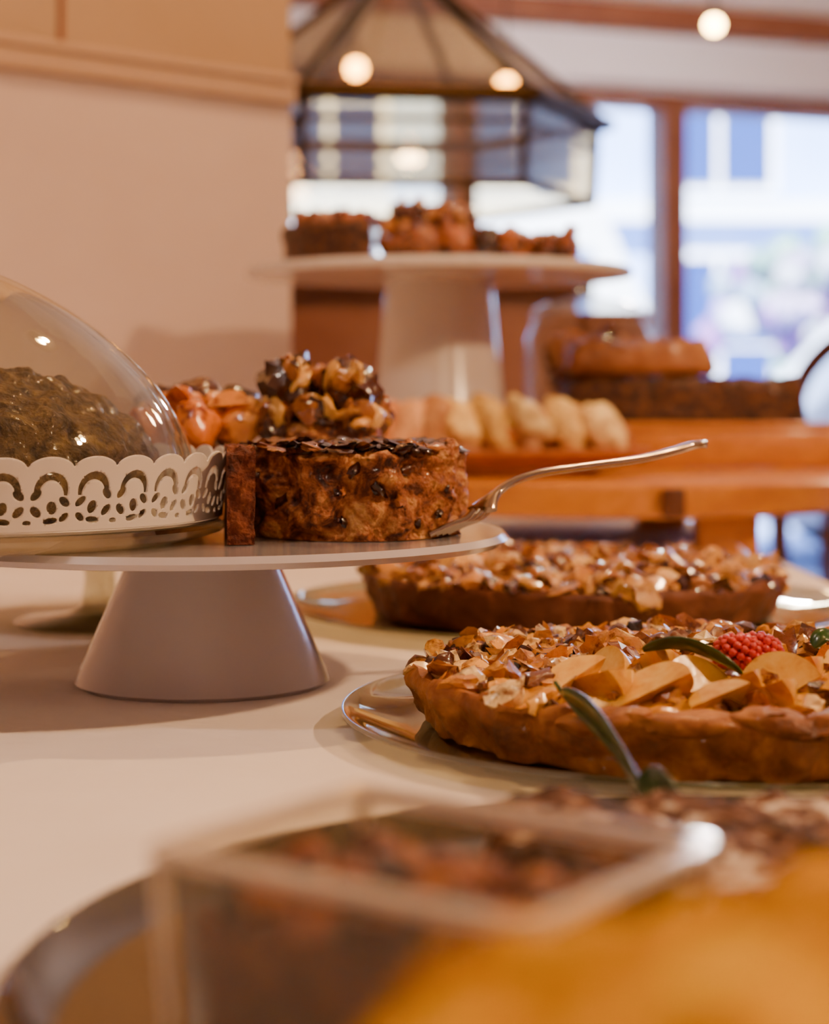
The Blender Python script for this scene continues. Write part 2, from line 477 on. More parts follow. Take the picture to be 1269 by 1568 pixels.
# ------------------------------------------------------------------ glass cake stand at the back left
gx, gy = -.195, 1.13
gparts = [lathe('foot', [(0, 0), (.050, 0), (.052, .002), (.048, .004), (.020, .007), (.0115, .012), (.0095, .03), (.012, .042), (.018, .05), (.02, .052), (0, .0525)], M_glassg, (gx, gy, 0), 80, sharp=50),
          lathe('plate', [(0, 0), (.09, .001), (.112, .006), (.114, .0085), (.111, .0095), (.09, .005), (0, .0045)], M_refltint, (gx, gy, .0526), 100, sharp=50)]
group('glass_cake_stand', (gx, gy, 0), gparts)

# ------------------------------------------------------------------ tarts
def glass_plate(name, x, y, r, z0=0.0003, mat=None, flat=.70):
    g = (1-flat)/.30
    R = lambda k: r*(1-(1-k)*g)
    return lathe(name, [(0, 0), (R(.70), 0), (R(.78), .0006), (R(.97), .0075), (r, .0085), (r*.999, .0105), (R(.985), .0105), (R(.93), .0078), (R(.80), .0036), (R(.72), .0026), (0, .0026)], mat or M_glassg, (x, y, z0), 160, sharp=40)

def tart(name, x, y, r, z0, a0, a1, cols, nch, size, seed, hc=.024, mound=.008, fcol=M_fill, crust=M_crust, dens=None, flake=.28, camp=.003):
    random.seed(seed)
    pr = [(0, 0), (r*.91, 0), (r*.94, .001), (r*.985, hc*.6), (r, hc*.93), (r*.985, hc*1.08), (r*.955, hc*1.03), (r*.94, hc*.86), (r*.93, hc*.80), (0, hc*.80)]
    c = lathe(name, pr, crust, (x, y, z0), 300, amp=camp, nscale=50, step=.002, a0=a0, a1=a1, sharp=50, seed=seed,
              rmod=lambda a, rr, z: rr*(1+.006*sin(a*36)*(1 if z > .006 else 0)))
    fl = lathe('filling', [(0, hc*.5), (r*.92, hc*.5), (r*.935, hc*.86), (r*.8, hc+.001), (r*.5, hc+mound*.6), (0, hc+mound)], fcol, (x, y, z0), 200, amp=.004, nscale=55, step=.003, a0=a0, a1=a1, sharp=60, seed=seed)
    mb = MB()
    for i in range(nch):
        a = random.uniform(a0, a1); rr = r*.97*sqrt(random.random())
        if dens and random.random() > dens(rr*cos(a), rr*sin(a)): continue
        z = hc+mound*(1-(rr/r)**1.6)+random.uniform(-.0015, .0030)
        s_ = random.uniform(.5, 1.35)*size
        k = random.random()
        cpos = (rr*cos(a), rr*sin(a), z)
        if k > .91:
            mb.ico(cpos, (s_*.7, s_*.6, s_*.5), rc(['#2a0e05', '#40180a', '#5a2a10']), 2, rough=.5)
        elif k > flake:
            mb.ico(cpos, (s_, s_*random.uniform(.6, .9), s_*random.uniform(.4, .7)), rc(cols), 2, rough=.6, ns=1.7, rot=Euler((random.uniform(-.7, .7), random.uniform(-.7, .7), random.uniform(0, 6))))
        else:
            mb.ico(cpos, (s_*1.3, s_*.85, s_*.16), rc(cols), 2, rough=.5, rot=Euler((random.uniform(-1.0, 1.0), random.uniform(-1.0, 1.0), random.uniform(0, 6))))
    tp = mb.obj('topping', M_chunk, (x, y, z0), ang=30)
    adopt(c, [fl, tp], (x, y, z0))
    return c

gold = ['#cc862a', '#e8a840', '#9c5a1c', '#f4cc7e', '#7e4212', '#dc9830', '#60300c', '#f0b448', '#b87420', '#f4d898']
F1x, F1y, F1r = .129, .775, .1305
glass_plate('glass_plate', F1x, F1y, .160, flat=.80)
zt = .0032
def dens1(x, y):
    if y < .01 and -.075 < x < .12: return .35
    return .95
ft = tart('apple_nut_tart', F1x, F1y, F1r, zt, 0, 2*pi, gold, 1100, .0064, 11, hc=.0215, mound=.005, dens=dens1, flake=.34, camp=.0042)

# folded crust lobes along the near rim
mb = MB(); random.seed(41)
for ang_ in (-118, -104, -91, -79, -66, -54):
    a = radians(ang_+random.uniform(-2, 2))
    mb.ico((F1x+F1r*.955*cos(a), F1y+F1r*.955*sin(a), zt+.0215+random.uniform(-.002, .001)), (.018, .0085, .0052), (1, 1, 1, 1), 3, rough=.3, ns=1.2, rot=Euler((0, random.uniform(-.22, .22), a+pi/2+random.uniform(-.25, .25))))
cf = mb.obj('crust_fold', M_crust)

def leaf(name_pts, width, mat=M_leaf, roll=0.0, nm='leaf', n=14):
    sp = spline(name_pts, n); m = len(sp); vs = []; fs = []
    for i, p in enumerate(sp):
        t = i/(m-1); tg = (sp[min(m-1, i+1)]-sp[max(0, i-1)]).normalized()
        s_ = tg.cross(Vector((0, -.5, 1))); s_.normalize(); u = s_.cross(tg)
        s2 = s_*cos(roll)+u*sin(roll); u2 = s2.cross(tg)
        w = width*(sin(pi*min(1, t*.96+.04))**.75)+.0003
        for k in (-1, -.5, 0, .5, 1): vs.append(p+s2*w*k+u2*(abs(k)*w*.35))
    for i in range(m-1):
        for k in range(4): fs.append((i*5+k, i*5+k+1, (i+1)*5+k+1, (i+1)*5+k))
    o = mesh_obj(nm, vs, fs, mat); md = o.modifiers.new('s', 'SOLIDIFY'); md.thickness = .0007
    return o

mb = MB(); random.seed(5)
zs = zt+.0215
for (wx_, wy_, r_, e_) in [(.075, .700, .019, (1.25, .45, .3)), (.090, .690, .021, (1.1, .1, 1.3)), (.105, .705, .020, (1.3, -.5, 2.4)), (.120, .690, .019, (1.15, .4, .8)),
                           (.062, .722, .016, (1.1, .3, 1.9)), (.098, .735, .019, (1.05, .5, .1)), (.118, .73, .018, (1.3, .3, 2.9)), (.140, .712, .020, (1.0, -.4, 1.8)),
                           (.155, .735, .018, (1.25, .5, .5)), (.080, .748, .016, (1.1, -.5, 1.0)), (.135, .76, .017, (1.2, .4, 2.2)), (.160, .698, .018, (1.2, -.3, .2)),
                           (.112, .675, .014, (1.2, .3, 1.6)), (.135, .680, .015, (1.15, .4, .4)), (.180, .715, .018, (1.2, .3, 1.2)), (.175, .745, .018, (1.1, -.3, 2.4))]:
    mb.wedge((wx_, wy_, zs+.0055), r_, .9, (1, 1, 1, 1), Euler(e_), .85, 18, 7)
ap = mb.obj('apple_slices', M_apple)
mb = MB()
for (px, py, d) in [(1128, 1000, .73), (1160, 998, .735)]:
    c = P(px, py, d)
    for i in range(70):
        t = math.acos(1-2*(i+.5)/70); a = i*2.39996
        v = Vector((sin(t)*cos(a), sin(t)*sin(a), cos(t)))
        mb.ico(c+Vector((v.x*.0088, v.y*.0078, v.z*.0066)), (.0021,)*3, (1, 1, 1, 1), 1, rough=0)
rs = mb.obj('raspberries', M_rasp)
lf1 = leaf([P(985, 996, .72), P(1040, 992, .715), P(1095, 1010, .71), P(1138, 1032, .705)], .0072, roll=.9, nm='leaf_1')
lf5 = leaf([P(1245, 990, .74), P(1262, 975, .74), P(1285, 985, .74)], .004, nm='leaf_2')
adopt(ft, [ap, rs, lf1, lf5, cf], (F1x, F1y, zt))

stem = tube('stem', spline([P(850, 1045, .68), P(880, 1085, .66), P(930, 1140, .61), P(985, 1200, .56), P(1010, 1240, .52)], 6), .0010, M_leaf, 6)
sprig = [stem,
         leaf([P(862, 1062, .670), P(900, 1100, .645), P(945, 1160, .60), P(1000, 1245, .535)], .0078, roll=1.25, nm='leaf_1'),
         leaf([P(985, 1180, .545), P(1000, 1205, .54), P(1012, 1262, .52)], .0048, roll=-1.1, nm='leaf_2'),
         leaf([P(1000, 1180, .54), P(1030, 1215, .53), P(1066, 1270, .51)], .0048, roll=1.1, nm='leaf_3'),
         leaf([P(1005, 1190, .54), P(1035, 1230, .53), P(1030, 1268, .51)], .0044, roll=.9, nm='leaf_4')]
group('herb_sprig', tuple(P(985, 1200, .55)), sprig)

# middle tart
M1x, M1y = .101, 1.165
glass_plate('glass_plate', M1x, M1y, .184, flat=.80)
tart('almond_tart', M1x, M1y, .133, .0035, 0, 2*pi, ['#cc8c3c', '#dea850', '#a4662a', '#ecc078', '#84481a', '#b87830', '#dca04a', '#6a3814'], 760, .0090, 21, hc=.0235, mound=.007, crust=M_crustdk, fcol=M_fillbr, flake=.40)

# ------------------------------------------------------------------ near platter, dusted cake, glass dish, lemon cake
PLx, PLy = .086, .42
glass_plate('glass_platter', PLx, PLy, .180, mat=M_refltint, flat=.915)
def barcake(name, lo, hi, mat, amp, ns, seed=0, taper=.03, cuts=5, off=.12):
    bm = bmesh.new(); bmesh.ops.create_cube(bm, size=1)
    s = [b-a for a, b in zip(lo, hi)]
    for v in bm.verts: v.co = Vector((v.co.x*s[0], v.co.y*s[1], (v.co.z+.5)*s[2]))
    bmesh.ops.bevel(bm, geom=bm.edges[:], offset=off*min(s)*1.6, segments=4, affect='EDGES', profile=.5)
    for rep in range(10):
        lim = max(s)/cuts/2.2
        es = [e for e in bm.edges if e.calc_length() > lim]
        if not es or len(bm.verts) > 40000: break
        bmesh.ops.subdivide_edges(bm, edges=es, cuts=1, use_grid_fill=True)
    bmesh.ops.triangulate(bm, faces=[f for f in bm.faces if len(f.verts) > 4])
    for v in bm.verts:
        q = v.co.copy()
        d = amp*noise.fractal((q+Vector((seed, 0, 0)))*ns, 1, 2, 5)
        k = 1-taper*q.z/s[2]
        v.co = Vector((q.x*k*(1+d*3), q.y*k*(1+d*6), max(0, q.z+(d if q.z > s[2]*.5 else 0))))
    me = bpy.data.meshes.new(name); bm.to_mesh(me); bm.free(); me.materials.append(mat)
    o = bpy.data.objects.new(name, me); o.location = ((lo[0]+hi[0])/2, (lo[1]+hi[1])/2, lo[2]); link(o)
    return autosmooth(o, 75)
barcake('sugar_dusted_chocolate_cake', (.018, .414, .0034), (.208, .524, .0288), M_dust, .0040, 60, 2, cuts=60)

DC = Vector((.0035, .337, 0)); ax = Vector((.068, -.049, 0)).normalized(); ay = Vector((.049, .068, 0)).normalized()
def frustum_loop(hx, hy, z, rr=.004, n=5):
    out = []
    for (sx, sy, a_) in ((1, 1, 0), (-1, 1, pi/2), (-1, -1, pi), (1, -1, 3*pi/2)):
        for k in range(n+1):
            a = a_+pi/2*k/n
            out.append(DC+ax*(sx*(hx-rr)+rr*cos(a))+ay*(sy*(hy-rr)+rr*sin(a))+Vector((0, 0, z)))
    return out
def loops_obj(name, loops, mat, capb=True, capt=True):
    n = len(loops[0]); vs = [v for l in loops for v in l]; fs = []
    for j in range(len(loops)-1):
        for i in range(n):
            k = (i+1) % n; fs.append((j*n+i, j*n+k, (j+1)*n+k, (j+1)*n+i))
    if capb: fs.append(list(range(n))[::-1])
    if capt: fs.append([(len(loops)-1)*n+i for i in range(n)])
    return autosmooth(fixn(mesh_obj(name, vs, fs, mat), 0), 40)
hx, hy = .0425, .033; zb = .0032
walls_ = loops_obj('dish_body', [frustum_loop(hx*.9, hy*.88, zb), frustum_loop(hx*.92, hy*.9, zb+.002), frustum_loop(hx-.001, hy-.001, .057), frustum_loop(hx-.004, hy-.004, .057), frustum_loop(hx*.9-.003, hy*.88-.003, zb+.006)], M_dish)
rim_ = loops_obj('dish_rim', [frustum_loop(hx-.001, hy-.001, .0570), frustum_loop(hx+.0004, hy+.0004, .0583), frustum_loop(hx-.0001, hy-.0001, .0603), frustum_loop(hx-.0026, hy-.0026, .0603), frustum_loop(hx-.0032, hy-.0032, .0570)], M_rim, False, False)
corners = []
for i, (sx, sy) in enumerate(((1, 1), (-1, 1), (-1, -1), (1, -1))):
    b_ = DC+ax*sx*(hx*.9-.0012)+ay*sy*(hy*.88-.0012)+Vector((0, 0, zb+.001)); t_ = DC+ax*sx*(hx-.0022)+ay*sy*(hy-.0022)+Vector((0, 0, .058))
    corners.append(tube('corner_edge_%d' % (i+1), [b_, t_], .0015, M_rim, 8))
pud = loops_obj('pudding', [frustum_loop(hx*.86-.003, hy*.84-.003, zb+.007), frustum_loop(hx*.97-.0045, hy*.97-.0045, .047), frustum_loop(hx*.8-.004, hy*.8-.004, .049)], M_cut)
mb = MB(); random.seed(3)
for i in range(110):
    u = random.uniform(-.9, .9); v = random.uniform(-.9, .9); q = DC+ax*(u*.035)+ay*(v*.025)
    mb.ico((q.x, q.y, .049+random.uniform(-.002, .002)), (.006, .005, .004), rc(['#4a2210', '#6a3416', '#8a4a20', '#36180a', '#a86830']), 2)
pt = mb.obj('pudding_crumbs', M_chunkd)
group('square_glass_dish', (DC.x, DC.y, zb), [walls_, rim_, pud, pt]+corners)

LX, LY = .052, .184
lathe('white_plate', [(0, 0), (.035, 0), (.045, .002), (.052, .0065), (.0535, .008), (.051, .0085), (.043, .005), (0, .0045)], M_porc, (LX, LY, .0003), 100)
lc = lathe('lemon_cake', [(0, 0), (.040, 0), (.045, .004), (.056, .03), (.062, .055), (.061, .066), (.052, .073), (.03, .079), (0, .081)], M_yellow, (LX, LY, .0050), 160, amp=.009, nscale=42, step=.003, sharp=80)
lathe('lemon_muffin', [(0, 0), (.012, 0), (.0125, .002), (.016, .035), (.020, .040), (.0215, .046), (.019, .054), (.012, .060), (0, .062)], M_yellow, (.071, .296, .0034), 96, amp=.003, nscale=90, step=.002, sharp=80)

# ------------------------------------------------------------------ wooden riser and things on it
BX, BY, BR, BZ = .170, 1.74, .268, .070
top = lathe('round_top', [(0, 0), (BR-.006, 0), (BR, .004), (BR, .026), (BR-.006, .030), (0, .030)], M_wood, (BX, BY, BZ-.030), 160, sharp=40)
legs = [top]
for i, (x, y) in enumerate([(.00, 1.60), (.265, 1.555), (.26, 1.93), (.03, 1.90)]):
    legs.append(box('leg_%d' % (i+1), (x-.025, y-.022, 0.0002), (x+.025, y+.022, BZ-.030), M_wood, .003))
legs.append(box('knob_block', (.200, 1.462, BZ-.028), (.218, 1.478, BZ-.004), M_wooddk, .003))  # small dark knob part on the riser's front edge
group('wooden_riser', (BX, BY, 0), legs)

OX, OY = .085, 1.585
def ovl(a, r, z): return r*sqrt(1/((cos(a))**2+(sin(a)/.48)**2))
M_terr = food('terracotta_platter_glaze', [(.3, '#a8643a'), (.7, '#c98252')], scale=20, rough=.4, bump=.1)
pl = lathe('platter_dish', [(0, 0), (.07, 0), (.075, .003), (.075, .010), (.108, .017), (.121, .021), (.122, .024), (.118, .0245), (.09, .018), (0, .016)], M_terr, (OX, OY, BZ+.0003), 96, rmod=ovl)
mb = MB(); random.seed(9)
for i, px in enumerate([590, 625, 660, 705, 755, 812, 868, 925]):
    p = P(px, 640, 1.575)
    zc = .117 if 650 < px < 870 else .111
    pale = px > 680
    cc = rc(['#ffe08c', '#fcd678', '#ffe8a4'] if pale else ['#e8ac70', '#e09c62', '#f0bc84'])
    e_ = Euler((random.uniform(-.3, .3), random.uniform(-.9, -.5) if pale else .3, random.uniform(-.6, .4)))
    mb.ico((p.x, p.y+random.uniform(-.004, .004), zc), (.0155, .021, .0265), cc, 3, rough=.3, ns=1.0, rot=e_)
    mb.ico((p.x+.008, p.y+.006, zc-.002), (.0135, .021, .0245), rc(['#c07838', '#b06a2c']), 3, rough=.18, ns=1.0, rot=e_)
for i in range(14):
    a = random.uniform(0, 6.3); r_ = random.random()**.5
    mb.ico((OX+.085*r_*cos(a), OY+.034*r_*sin(a), .098), (.014, .012, .009), rc(['#d8985a', '#e8b478', '#b87440']), 2)
sc = mb.obj('sliced_scones', M_chunkd)
group('scone_platter', (OX, OY, BZ), [pl, sc])

UX, UY, UZ = .024, 1.77, .262
def scal(a, r, z): return r*(1+.010*abs(sin(a*28)) if r > .17 else 1)
lathe('pedestal_cake_stand', [(0, 0), (.068, 0), (.070, .003), (.068, .006), (.052, .178), (.057, .182), (.170, .183), (.184, .1835), (.186, .188), (.184, .1925), (.176, .192), (0, .192)], M_porc, (UX, UY, BZ+.0003), 224, sharp=30, rmod=scal)
uz = BZ+.1925
tx_, ty_ = -.036, 1.755
c1 = lathe('chocolate_torte', [(0, 0), (.088, 0), (.090, .003), (.092, .034), (.088, .038), (0, .038)], M_choc, (tx_, ty_, uz), 50, amp=.002, nscale=60, step=.003, a0=radians(190), a1=radians(268), sharp=50)
mb = MB(); random.seed(13)
for i in range(80):
    a = radians(random.uniform(194, 262)); r_ = .083*sqrt(random.random())
    mb.ico((r_*cos(a), r_*sin(a), .040+random.uniform(0, .006)), (.008, .007, .0045), rc(['#b8744a', '#a8603a', '#8a4426', '#cf9468', '#6a2e18']), 2)
t = mb.obj('torte_topping', M_chunk, (tx_, ty_, uz)); adopt(c1, [t], (tx_, ty_, uz))
mb = MB()
for i in range(120):
    x = random.uniform(-.012, .145); y = random.uniform(1.65, 1.78)
    if (x-UX)**2+(y-UY)**2 > .158**2: continue
    s_ = random.uniform(.009, .014)
    mb.ico((x, y, uz+.0135+random.uniform(0, .010)), (s_, s_*.9, s_*.7), rc(['#5a2412', '#7c3818', '#a05426', '#3a160a', '#b86a30', '#98521e']), 2, rough=.4)
for i, (px, py) in enumerate([(608, 352), (645, 338), (678, 326), (702, 335), (660, 358), (628, 325), (695, 350)]):
    p = P(px, py+14, 1.72); mb.ico(p, (.020, .020, .019), rc(['#7a3a14', '#94501c', '#5e2810']), 3, rough=.4)
    for q in range(8):
        v = Vector((random.uniform(-1, 1), random.uniform(-1, .3), random.uniform(.1, 1))).normalized()*.020
        mb.ico(p+v, (.006, .005, .004), rc(['#d08a38', '#b86a24', '#e0a050', '#5a260e']), 2)
mb.obj('fudge_brownies', M_chunk)

tb = [box('tray_base', (.150, 1.765, BZ+.0003), (.415, 1.86, BZ+.036), M_wood, .003)]
tb += [box('tray_lip', (.150, 1.765, BZ+.0363), (.415, 1.770, BZ+.044), M_wood, .0015)]
group('wooden_tray', (.28, 1.81, BZ), tb)
barcake('chocolate_cake_bar', (.145, 1.775, BZ+.0365), (.384, 1.85, BZ+.086), M_choc, .006, 60, 1, cuts=20)
M_loaf = food('tan_loaf', [(.3, '#6e3818'), (.6, '#a86c38'), (.8, '#cc9c64')], scale=25, rough=.4, bump=.4, coat=.3)
barcake('glazed_loaf_cake', (.148, 1.785, BZ+.0885), (.300, 1.845, BZ+.124), M_loaf, .008, 40, 4, taper=.12, cuts=14, off=.2)

JX, JY = .185, 1.935
jar = lathe('jar_glass', [(0, 0), (.064, 0), (.068, .003), (.068, .13), (.060, .145), (.057, .15), (.060, .153)], M_glass, (JX, JY, BZ+.0003), 80, sharp=50)
lid = lathe('jar_lid', [(.062, 0), (.062, .004), (.045, .014), (.015, .019), (.007, .022), (.012, .03), (.010, .036), (0, .038)], M_glass, (JX, JY, BZ+.154), 64, sharp=50)
mb = MB(); random.seed(31)
for i in range(80):
    a = random.uniform(0, 6.3); r_ = .042*sqrt(random.random())
    mb.ico((JX+r_*cos(a), JY+r_*sin(a), BZ+.018+.112*random.random()), (.018, .015, .011), rc(['#98521e', '#b87434', '#7a3c18', '#d09450']), 2)
ck = mb.obj('cookies', M_chunkd)
group('glass_cookie_jar', (JX, JY, BZ), [jar, lid, ck])

cn = [box('carcass', (-.42, 2.62, -.75), (.235, 3.0, .280), M_woodfr, .004), box('worktop', (-.44, 2.60, .2802), (.255, 3.02, .310), M_wooddk, .004),
      box('side_unit', (.2352, 2.66, -.75), (.345, 3.0, .262), M_woodfr, .004)]
for k in range(3): cn.append(box('door_panel_%d' % (k+1), (-.40+k*.21, 2.612, -.68), (-.40+k*.21+.19, 2.6198, .24), M_woodfr, .002))
group('sideboard_counter', (-.1, 2.8, -.75), cn)

# ------------------------------------------------------------------ hanging lantern
LXc, LYc = -.030, 3.05
hexr = .345; zb_, ze, za = .462, .592, .835
hp = lambda r, z: [Vector((LXc+r*cos(radians(60*k+6)), LYc+r*sin(radians(60*k+6)), z)) for k in range(6)]
low, mid, eav, eav2, topr = hp(hexr*.97, zb_), hp(hexr*.985, ze-.035), hp(hexr*.99, ze), hp(hexr*1.05, ze+.004), hp(.05, za)
Lp = []
vs = low+eav; fs = [(k, (k+1) % 6, 6+(k+1) % 6, 6+k) for k in range(6)]
vs += eav2+topr; fs += [(12+k, 12+(k+1) % 6, 18+(k+1) % 6, 18+k) for k in range(6)]
M_lant = glass('lantern_glass', '#ecd8b0', boost=.18, rough=.05)
Lp.append(mesh_obj('panes', vs, fs, M_lant, smooth=False))
for i, (ring, r_) in enumerate(((low, .008), (mid, .005), (eav, .009), (eav2, .013), (topr, .008))):
    for k in range(6): Lp.append(tube('ring_%d_%d' % (i+1, k+1), [ring[k], ring[(k+1) % 6]], r_, M_brass, 8))
for k in range(6):
    Lp.append(tube('post_%d' % (k+1), [low[k], eav[k]], .008, M_brass, 8))
    Lp.append(tube('rafter_%d' % (k+1), [eav2[k], topr[k]], .008, M_brass, 8))
Lp.append(lathe('cap', [(.052, 0), (.056, .006), (.032, .03), (.012, .045), (.006, .06), (0, .061)], M_brass, (LXc, LYc, za)))
Lp.append(tube('hanging_rod', [(LXc, LYc, za+.055), (LXc, LYc, 1.899)], .005, M_brass, 8))
group('hanging_lantern', (LXc, LYc, 1.9), Lp)

# ------------------------------------------------------------------ room
CEIL = 1.9; FL = -.75
box('floor', (-3.2, -2.2, FL-.05), (4.5, 8.0, FL), M_floor)
box('ceiling', (-3.2, -2.2, CEIL), (4.5, 8.0, CEIL+.1), M_ceil)
box('wall_back', (-3.2, -2.2, FL), (4.5, -2.1, CEIL), M_wall)
box('wall_right', (4.4, -2.1, FL), (4.5, 8.0, CEIL), M_wall)
box('wall_left', (-3.2, -2.1, FL), (-3.1, 8.0, CEIL), M_wall)

c0 = Vector((-.138, 2.04, 0)); wd = Vector((-.749, -.663, 0)).normalized()
nrm = Vector((-.663, .749, 0)).normalized()
wrot = atan2(wd.y, wd.x)
def prism(name, u0, u1, n0, n1, z0, z1, mat, bevel=.0):
    o = box(name, (u0, n0, z0), (u1, n1, z1), mat, bevel)
    lo = Vector(o.location)
    o.location = c0+wd*lo.x+nrm*lo.y+Vector((0, 0, lo.z))
    o.rotation_euler = (0, 0, wrot)
    return o
zr = H+(600-150)/F*2.04
pw = [prism('lower_wall', 0, 3.0, 0, .12, FL, zr, M_wall),
      prism('upper_wall', 0, 3.0, .002, .12, zr, CEIL, M_wallup)]
group('wall_partition', tuple(c0), pw)
pr_ = [prism('rail', .0, 3.0, -.012, 0, zr-.010, zr+.014, M_trim, .004), prism('rail_cap', .0, 3.0, -.017, 0, zr+.012, zr+.024, M_trim, .005)]
for k in range(4):
    pr_.append(prism('panel_groove', .29+k*.35, .296+k*.35, -.0008, .002, zr+.027, CEIL-.001, M_woodfr))
group('trim_1', tuple(c0), pr_)

W0 = Vector((.18, 5.8, 0)); wdir = Vector((1, .364, 0)).normalized(); ang = atan2(wdir.y, wdir.x); wnn = Vector((-wdir.y, wdir.x, 0))
def wb(name, u0, u1, n0, n1, z0, z1, mat, bevel=0):
    o = box(name, (u0, n0, z0), (u1, n1, z1), mat, bevel); lo = Vector(o.location)
    o.location = W0+wdir*lo.x+wnn*lo.y+Vector((0, 0, lo.z)); o.rotation_euler = (0, 0, ang); return o
ZH, Z0 = 1.13, -.6
wb('wall_window_header', -3.2, 4.3, 0, .12, ZH, CEIL, M_soff)
wb('wall_window_sill', -3.2, 4.3, 0, .12, FL, Z0, M_woodfr)
edges = [-3.2, -1.35, -.03, .72, 1.75, 2.9, 4.2]
M_pane = glass('pane_glass', '#f4f7fa')
for i in range(len(edges)-1):
    u0, u1 = edges[i], edges[i+1]; w = .045
    ps = [wb('stile_a', u0, u0+w, -.02, .1, Z0, ZH, M_woodfr), wb('stile_b', u1-w, u1, -.02, .1, Z0, ZH, M_woodfr),
          wb('head', u0+w, u1-w, -.02, .1, ZH-.05, ZH, M_woodfr), wb('sill', u0+w, u1-w, -.02, .1, Z0, Z0+.06, M_woodfr),
          wb('pane', u0+w, u1-w, .03, .036, Z0+.06, ZH-.05, M_pane)]
    group('window_%d' % (i+1), tuple(W0+wdir*((u0+u1)/2)), ps)
wb('trim_soffit', -1.0, 4.2, -.12, -.021, 1.14, 1.30, M_soff)
wb('trim_beam', -1.0, 4.2, -.20, -.021, 1.302, 1.38, M_woodfr)

# ---- exterior
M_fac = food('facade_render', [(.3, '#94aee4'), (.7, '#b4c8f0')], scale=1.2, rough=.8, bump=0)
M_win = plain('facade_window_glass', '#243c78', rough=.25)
M_wht = plain('white_car_paint', '#f8fafe', rough=.3)
M_dark = plain('car_glass', '#5a74a8', rough=.2)
M_tyre = plain('tyre_rubber', '#25262c', rough=.7)
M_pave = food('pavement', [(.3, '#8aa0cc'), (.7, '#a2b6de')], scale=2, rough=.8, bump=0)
box('pavement_ground', (-14, 8.1, FL-.1), (20, 18, FL-.02), M_pave)
fac = [box('facade_wall', (-10, 16, FL-.02), (16, 16.4, 9), M_fac)]
for fz in (-.2, 1.95, 4.2):
    for k in range(13):
        x = -8+k*1.7
        fac.append(box('sash_frame', (x-.08, 15.9, fz-.08), (x+.98, 16.0, fz+1.58), M_wht))
        for (a_, b_) in ((0, .72), (.78, 1.5)):
            fac.append(box('sash_glass', (x, 15.86, fz+a_), (x+.42, 15.9, fz+b_), M_win)); fac.append(box('sash_glass', (x+.48, 15.86, fz+a_), (x+.9, 15.9, fz+b_), M_win))
fac.append(box('cornice', (-10, 15.7, 1.62), (16, 16.0, 1.8), M_wht))
group('street_building', (3, 16, FL), fac)
def vehicle(name, x, y, prof, w, wheels, glassz):
    vs = []; fs = []; n = len(prof)
    for yy in (0, w):
        for (a, b) in prof: vs.append((x+a, y+yy, FL-.02+b))
    for i in range(n):
        k = (i+1) % n; fs.append((i, k, n+k, n+i))
    fs.append(list(range(n))[::-1]); fs.append([n+i for i in range(n)])
    body = mesh_obj('body', vs, fs, M_wht, smooth=False); fixn(body, 0)
    md = body.modifiers.new('b', 'BEVEL'); md.width = .06; md.segments = 3
    ps = [body]
    for (g0, g1, z0, z1) in glassz: ps.append(box('side_window', (x+g0, y-.01, FL+z0), (x+g1, y+.02, FL+z1), M_dark, .004))
    for wx_ in wheels:
        for yy in (.05, w-.05):
            o = lathe('wheel', [(0, 0), (.28, 0), (.31, .03), (.31, .15), (.28, .18), (0, .18)], M_tyre, (x+wx_, y+yy+.09, FL-.02+.31), 32); o.rotation_euler = (pi/2, 0, 0); ps.append(o)
    group(name, (x, y, FL), ps)
vehicle('delivery_van', -2.35, 10.2, [(0, .25), (0, 1.95), (3.4, 1.98), (3.7, 1.3), (3.9, .95), (3.95, .25)], 1.8, (.7, 3.2), [(3.0, 3.35, 1.3, 1.7)])
vehicle('parked_car', 1.72, 9.0, [(0, .25), (0, .75), (.25, .85), (.8, 1.4), (2.4, 1.42), (3.1, .9), (3.9, .8), (4.0, .25)], 1.7, (.75, 3.2), [(.85, 1.5, 1.0, 1.3), (1.6, 2.4, 1.0, 1.3)])
mb = MB(); random.seed(17)
for i in range(260):
    v = Vector((random.gauss(0, .38), random.gauss(0, .2), random.gauss(0, .22)))
    mb.ico(Vector((3.05, 12.5, .75))+v, (.13, .12, .10), rc(['#8aa4bc', '#9a88cc', '#a470c0', '#7cacA6', '#c8bce8', '#8cc4b0', '#d8e4f4']), 1)
vv = [Vector((x, y, z)) for z in (FL-.02, .7) for (x, y) in ((3.0, 12.45), (3.1, 12.45), (3.1, 12.55), (3.0, 12.55))]
mb.add(vv, [(0, 1, 2, 3), (4, 5, 6, 7), (0, 1, 5, 4), (1, 2, 6, 5), (2, 3, 7, 6), (3, 0, 4, 7)], hexc('#4a3a2a'))
mb.obj('flowering_tree', M_chunkd)

